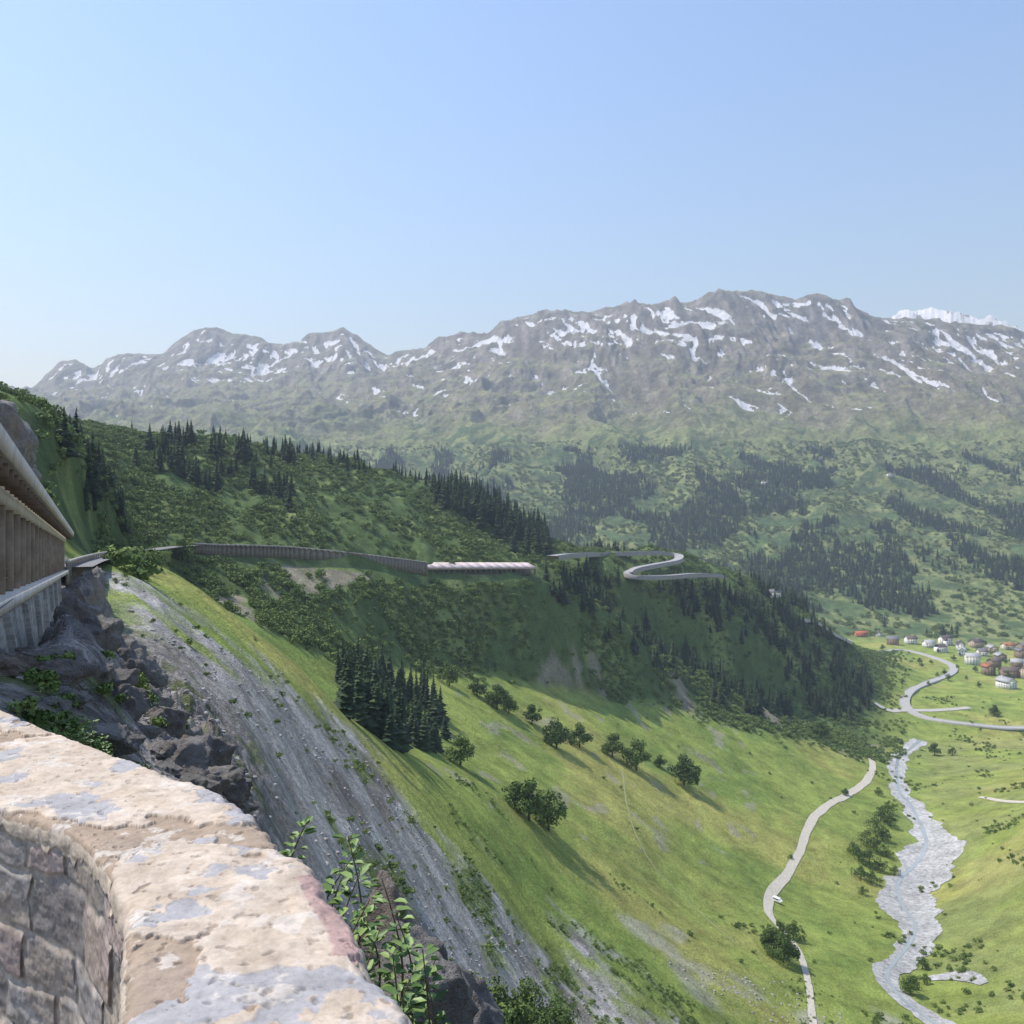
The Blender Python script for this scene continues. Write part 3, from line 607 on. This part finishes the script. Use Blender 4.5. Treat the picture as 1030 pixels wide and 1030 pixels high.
rocks('rock_outcrop',RL,mr.m)
rocks('rock_cliff',[(P(*a_[:3]),a_[3],(1,1,1.4)) for a_ in [(8,465,118,4.5),(-12,440,112,6),(22,482,124,3),(-50,450,100,8)]],mr.m)
rocks('bank_rocks',[(P(*a_[:3]),a_[3],(1,1,1.3)) for a_ in [(400,985,7,.5),(425,1010,6.5,.45),(455,1040,8,.6),(390,950,8,.45)]],mr.m)
BV,BF=ico(2)
mr2=simple('grey_boulder',(.31,.295,.28),.3,1.5)
def boulder(seed):
    r=np.random.default_rng(seed); V=BV.copy()
    for _ in range(9):
        n=r.normal(size=3); n/=np.linalg.norm(n); k=V@n; V-=np.maximum(k-r.uniform(.45,.8),0)[:,None]*n
    return mesh_np('boulder_proto',V*np.array([1,.8,.6]),BF,mr2,False,'nolink')
bo=[boulder(i) for i in range(4)]
fm=vis*mscree*(Yg>60)*(Yg<300)*(CXg<760)*(.1+sstep(0,.4,fbm(Xg/12,Yg/20,4,330)))
pb=sample(fm,7000); scatter('scree_boulders',pb,.06+rng.random(len(pb))**6*.55,bo)
fm=vis*(Yg>280)*(Yg<620)*inpoly([(560,940),(640,960),(800,990),(860,1030),(560,1040)],CXg,YP)
pb=sample(fm,500); scatter('scree_boulders',pb,.1+rng.random(len(pb))**5*.8,bo)
# ---------------------------------------------------------------- parapet wall
inn=[(-1.39,2.40),(-1.225,2.30),(-1.09,2.21),(-.957,2.056),(-.836,1.878),(-.742,1.72),(-.675,1.55),(-.614,1.386)]
out=[(-2.09,3.62),(-1.51,3.10),(-1.146,2.80),(-.863,2.567),(-.682,2.34),(-.498,2.068),(-.369,1.83),(-.28,1.62),(-.214,1.50),(-.157,1.40)]
def resamp(pts,N):
    c=spline(pts,20)[:,:2]; L=np.concatenate([[0],np.cumsum(np.linalg.norm(np.diff(c,axis=0),axis=1))]); t=np.linspace(0,L[-1],N)
    return np.stack([np.interp(t,L,c[:,0]),np.interp(t,L,c[:,1])],1)
def ext(pts):
    m=resamp(pts,760); l=np.array(pts[0])+np.linspace(5,0,120,endpoint=False)[:,None]*np.array([-.78,.63]); bk=np.array(pts[-1])+np.linspace(0,3,100)[1:,None]*np.array([.35,-.94])
    return np.vstack([l,m,bk])
I=ext(inn);O_=ext(out); NS=len(I); ZT=-.8
sI=np.concatenate([[0],np.cumsum(np.linalg.norm(np.diff(I,axis=0),axis=1))]); sO=np.concatenate([[0],np.cumsum(np.linalg.norm(np.diff(O_,axis=0),axis=1))])
nrm=I-O_; wd=np.linalg.norm(nrm,axis=1); nrm/=wd[:,None]
ei=.018*fbm(sI/.22,sI*0+1,3,401)+.006*fbm(sI/.04,sI*0,3,402); eo=.026*fbm(sO/.25,sO*0+1,4,403,.5)+.009*fbm(sO/.04,sO*0,3,404)
I2=I+nrm*ei[:,None]; O2=O_-nrm*eo[:,None]
NWt=170; w0=np.linspace(0,1,NWt); ww=.45*(.5-.5*np.cos(w0*math.pi))+.55*w0
X=I2[:,0:1]*(1-ww)+O2[:,0:1]*ww; Y=I2[:,1:2]*(1-ww)+O2[:,1:2]*ww
dI=ww[None,:]*wd[:,None]; dO=(1-ww[None,:])*wd[:,None]
fl=fbm(X/.34,Y/.34,6,411,.5)+.42*np.exp(-dI/.09)-.12
flm=sstep(.20,.222,fl)
gr=sstep(.16,.19,fbm(X/.26+5,Y/.26,6,412,.55)-.12+.34*np.exp(-((X+.42)**2+(Y-1.50)**2)/.03))
Zt=ZT+.008*fbm(X/.30,Y/.30,3,413)+.0012*fbm(X/.03,Y/.03,4,414,.5)-.008*flm-.002*gr
Zt-=.022*np.exp(-dI/.010)*(.5+.7*np.abs(fbm(X/.05,Y/.05,3,415)))+.026*np.exp(-dO/.016)*(.5+.8*np.abs(fbm(X/.07,Y/.07,3,416)))
pit=sstep(.52,.62,fbm(X/.035,Y/.035,3,417)); Zt-=.003*pit
wc=lerp(np.broadcast_to(C(.60,.50,.395),X.shape+(3,)),C(.52,.42,.32),sstep(-.3,.4,fbm(X/.10,Y/.10,6,421,.6)))
wc=lerp(wc,C(.39,.38,.38),gr*.9); wc=lerp(wc,C(.36,.275,.20),flm*.9)
wc=lerp(wc,C(.64,.57,.49),sstep(.30,.38,fbm(X/.12+9,Y/.12,6,422,.6))*.7)
wc=wc*(1-.3*pit)[...,None]
pink=sstep(.055,.045,dO)*((sO[:,None]>sO[120]+2.35)&(sO[:,None]<sO[120]+2.75)); wc=lerp(wc,C(.45,.31,.27),pink)
mwal=M('weathered_mortar',.92,.15); q1=mwal.noise(38,8,.75); q2=mwal.noise(9,6,.7); q3=mwal.noise(150,3,.6)
cw=mwal.mix(1,mwal.attr('col'),mwal.ramp(q1,(.30,.72),(.5,1.),(.70,1.15)),'MULTIPLY'); cw=mwal.mix(1,cw,mwal.ramp(q2,(.32,.80),(.6,1.06)),'MULTIPLY')
cw=mwal.mix(mwal.ramp(q3,(.66,0.),(.72,.5)),cw,(.16,.14,.12)); mwal.col(cw); mwal.bump(q1,.006,.6)
we=empty('stone_parapet_wall')
o=mesh_np('mortar_coping',np.stack([X,Y,Zt],-1).reshape(-1,3),gridf(NS,NWt),mwal.m,True,we); attr(o,'col',wc,'FLOAT_COLOR')
def face(name,base0,edge,dirn,s,zedge,seed):
    NZ=300; zz=(np.linspace(0,1,NZ)**1.25*1.5)[None,:]; S=s[:,None]+zz*0; ZD=zz+S*0
    wS=S+.022*fbm(S/.14,ZD/.14,3,seed); wZ=ZD+.026*fbm(S/.18+7,ZD/.18,3,seed+1)
    rh=np.random.default_rng(seed); bounds=np.concatenate([[-.2,.05],.05+np.cumsum(rh.uniform(.08,.17,18))])
    ri=np.clip(np.searchsorted(bounds,wZ)-1,0,17); de=np.minimum(wZ-bounds[ri],bounds[ri+1]-wZ)
    cid=np.zeros_like(S)
    for r in range(18):
        m=ri==r; xb=np.cumsum(rh.uniform(.13,.34,120)); k=np.clip(np.searchsorted(xb,wS[m])-1,0,118); dx=np.minimum(wS[m]-xb[k],xb[k+1]-wS[m]); de[m]=np.minimum(de[m],dx); cid[m]=r*97+k
    rnd=(np.sin(cid*12.9898)*43758.5453)%1
    st=sstep(.001,.018,de)
    disp=-.012+st*(.012+.018*(rnd-.5))+st*(.008*fbm(S/.09+7*rnd,ZD/.05,5,seed+5,.55)+.010*fbm(S/.2,ZD/.14,3,seed+6))+.002*fbm(S/.015,ZD/.015,3,seed+7)
    edgek=np.exp(-ZD/.06); disp=disp*(1-edgek)
    cap=1-sstep(.040,.052,ZD+.04*fbm(S/.1,S*0,5,seed+8))
    disp+=cap*.012*(1-np.exp(-ZD/.01))
    bX=base0[:,0:1]*(1-edgek)+edge[:,0:1]*edgek; bY=base0[:,1:2]*(1-edgek)+edge[:,1:2]*edgek
    X=bX+dirn[:,0:1]*disp; Y=bY+dirn[:,1:2]*disp; Zf=zedge[:,None]*edgek+(ZT-.015)*(1-edgek)-ZD
    c=lerp(np.broadcast_to(C(.22,.195,.175),S.shape+(3,)),C(.38,.35,.325),rnd); c=lerp(c,C(.36,.27,.235),(rnd>.88)*.7); c=lerp(c,C(.37,.33,.28),(1-st)*.9)
    c=lerp(c,C(.40,.33,.26),sstep(.1,.3,fbm(S/.3,ZD/.2,5,seed+9))*.6)
    c=lerp(c,C(.50,.42,.33),cap)
    c=c*(1+.45*fbm(S/.05,ZD/.03,5,seed+11,.6))[...,None]
    o=mesh_np(name,np.stack([X,Y,Zf],-1).reshape(-1,3),gridf(len(s),NZ),mwal.m,True,we); attr(o,'col',np.clip(c,0,1),'FLOAT_COLOR')
face('inner_stone_face',I,I2,nrm,sI,Zt[:,0],431); face('outer_stone_face',O_,O2,-nrm,sO,Zt[:,-1],451)
sl_=np.array([(-3,-6,-2.25),(.9,-6,-2.25),(-.7,1.5,-2.25),(-1.5,2.4,-2.25),(-5.4,5.6,-2.3),(-20.2,36,-3.5),(-27,36,-3.5),(-16,8,-2.4),(-9,-2,-2.3)])
me=bpy.data.meshes.new('road'); me.from_pydata([tuple(v) for v in sl_],[],[tuple(range(len(sl_)))]); ro=bpy.data.objects.new('road',me); me.materials.append(m_asph); sc.collection.objects.link(ro)
# ---------------------------------------------------------------- foreground saplings
ml=M('sapling_leaf',.5,.4); g_=ml.n('ShaderNodeNewGeometry'); ml.col(ml.ramp(g_.outputs['Random Per Island'],(.1,(.08,.15,.035)),(.9,(.23,.33,.09)))); 
def sapling(name,tips,seed):
    r=random.Random(seed); e=empty(name); V=[];Fq=[];LV=[];LF=[]
    for (x,y,Y,ln) in tips:
        tp=np.array(P(x,y,Y)); bs=tp+np.array([r.uniform(-.12,.02),r.uniform(-.05,.1),-ln]); prev=bs; N=9
        bend=np.array([r.uniform(-.05,.05),r.uniform(-.05,.05),0])
        for i in range(1,N+1):
            t=i/N; q=bs+(tp-bs)*t+bend*math.sin(t*3.14)*1.5; tube(V,Fq,prev,q,.004*(1.2-t)+.001,.004*(1.1-t)+.001,5)
            for k in range(6 if t>.3 else 2):
                c=prev+(q-prev)*r.random(); a=r.uniform(0,6.28); d=np.array([math.cos(a),math.sin(a),r.uniform(-.1,.7)]); d/=np.linalg.norm(d)
                L=r.uniform(.018,.040); sd_=np.cross(d,[0,0,1]); sd_/=np.linalg.norm(sd_)+1e-6; up=np.cross(sd_,d)
                c0=c+d*.012; i0=len(LV); w=L*.34
                LV.extend([c0,c0+d*L*.35+sd_*w+up*.004,c0+d*L*.75+sd_*w*.8+up*.003,c0+d*L*1.08-up*.005,c0+d*L*.75-sd_*w*.8+up*.003,c0+d*L*.35-sd_*w+up*.004,c0+d*L*.5-up*.004])
                for A_,B_ in((0,1),(1,2),(2,3),(3,4),(4,5),(5,0)): LF.append((i0+A_,i0+B_,i0+6))
            prev=q
    mesh_np('stems',V,np.array(Fq),simple('twig',(.16,.12,.07),.2,20),True,e); mesh_np('leaves',np.array(LV),np.array(LF),ml.m,False,e)
sapling('alder_sapling',[(308,828,2.5,.3),(350,842,2.4,.5),(362,878,2.3,.5),(384,884,2.3,.55),(372,905,2.2,.5),(343,885,2.3,.45),(356,860,2.45,.5),(366,925,2.2,.4)],3)
sapling('alder_sapling',[(400,925,2.1,.5),(425,955,2.1,.6),(440,962,2.2,.6),(395,960,2.05,.5),(412,985,2.0,.5),(382,935,2.1,.5),(405,1000,1.95,.4),(430,990,2.1,.5)],5)
sapling('alder_sapling',[(95,725,6,.6),(82,735,6,.5),(105,738,6.2,.5),(45,690,9,.6),(55,705,9,.5),(70,728,7,.4),(90,738,6,.4),(100,742,6,.4)],8)
# ---------------------------------------------------------------- pylons, van
m_steel=simple('galvanised_steel',(.45,.46,.47),.1,3,.5)
def pylon(x,y,H):
    p=hit(x,y,1500); e=empty('power_pylon',p); V=[];Fq=[]
    for sx in(-1,1):
        for sy_ in(-1,1):
            tube(V,Fq,(sx*3,sy_*3,0),(sx*.5,sy_*.5,H),.35,.2,4)
    for k in range(6):
        z0=H*k/6;z1=H*(k+1)/6;w0=3-2.5*k/6;w1=3-2.5*(k+1)/6
        for s in(-1,1):
            tube(V,Fq,(-w0,s*w0,z0),(w1,s*w1,z1),.15,.15,4); tube(V,Fq,(w0,s*w0,z0),(-w1,s*w1,z1),.15,.15,4)
    for z,w in((H*.7,7),(H*.83,6),(H*.95,4.5)): tube(V,Fq,(-w,0,z),(w,0,z),.3,.3,4)
    mesh_np('lattice',V,np.array(Fq),m_steel,False,e)
pylon(897,462,30); pylon(997,437,30); pylon(548,420,30)
p=hit(782,908,300); e=empty('white_van',(p[0],p[1],float(tz(p[0],p[1]))+.35),-.9)
V=[(-2.4,.45),(2.3,.45),(2.45,1.0),(1.9,1.25),(1.2,2.05),(-2.3,2.1),(-2.4,1.2)]
vv=[(x,-.95,z) for x,z in V]+[(x,.95,z) for x,z in V]; n=len(V)
me=bpy.data.meshes.new('body'); me.from_pydata(vv,[],[tuple(range(n)),tuple(range(2*n-1,n-1,-1))]+[(i,i+n,(i+1)%n+n,(i+1)%n) for i in range(n)]); ob=bpy.data.objects.new('body',me); me.materials.append(mk((.8,.8,.8),.03)); sc.collection.objects.link(ob); ob.parent=e
B=Bx()
for s in(-1,1): B.box(-2,1.1,min(s*.95,s*.97),max(s*.95,s*.97),1.3,1.85)
B.obj('windows',m_win,e)
V=[];Fq=[]
for x in(-1.5,1.5):
    for s in(-1,1): tube(V,Fq,(x,s*.75,.36),(x,s*.98,.36),.36,.36,14)
mesh_np('wheels',V,np.array(Fq),mk((.03,.03,.03)),True,e)
# ---------------------------------------------------------------- camera, sun, sky, haze
cam=bpy.data.cameras.new('camera'); co=bpy.data.objects.new('camera',cam); sc.collection.objects.link(co); sc.camera=co
cam.sensor_width=36; cam.lens=36*F/1030; co.rotation_euler=(math.radians(90),0,0); cam.clip_start=.05; cam.clip_end=80000
az=math.radians(-72); el=math.radians(58)
w=bpy.data.worlds.new('World'); sc.world=w; w.use_nodes=True; nt=w.node_tree
sky=nt.nodes.new('ShaderNodeTexSky'); sky.sky_type='NISHITA'; sky.sun_disc=False; sky.sun_elevation=el; sky.sun_rotation=az
sky.air_density=2.1; sky.dust_density=.7; sky.ozone_density=6.0; sky.altitude=0
tint=nt.nodes.new('ShaderNodeMix'); tint.data_type='RGBA'; tint.blend_type='MULTIPLY'; tint.inputs[0].default_value=1; tint.inputs[7].default_value=(1.06,1.04,1.22,1)
bg=nt.nodes['Background']; bg.inputs[1].default_value=.15; nt.links.new(sky.outputs[0],tint.inputs[6]); nt.links.new(tint.outputs[2],bg.inputs[0])
sl=bpy.data.lights.new('sun','SUN'); sl.energy=5; sl.angle=math.radians(.5); sl.color=(1,.96,.89)
so=bpy.data.objects.new('sun',sl); sc.collection.objects.link(so)
sd=Vector((math.sin(az)*math.cos(el),math.cos(az)*math.cos(el),math.sin(el)))
so.rotation_euler=sd.to_track_quat('Z','Y').to_euler()
bpy.ops.mesh.primitive_cube_add(size=1,location=(0,15000,300)); hz=bpy.context.object; hz.name='valley_haze'; hz.scale=(60000,40000,1760)
hm=bpy.data.materials.new('haze'); hm.use_nodes=True; ht=hm.node_tree; ht.nodes.remove(ht.nodes['Principled BSDF'])
vs=ht.nodes.new('ShaderNodeVolumeScatter'); vs.inputs['Color'].default_value=(.74,.87,1,1); vs.inputs['Density'].default_value=1.2e-4; vs.inputs['Anisotropy'].default_value=.25
ht.links.new(vs.outputs[0],ht.nodes['Material Output'].inputs['Volume']); hz.data.materials.append(hm)
try: hm.cycles.homogeneous_volume=True
except Exception as ex: print(ex)
sc.view_settings.view_transform='Standard'; sc.view_settings.look='None'; sc.view_settings.exposure=0
print('done',time.time()-T0)
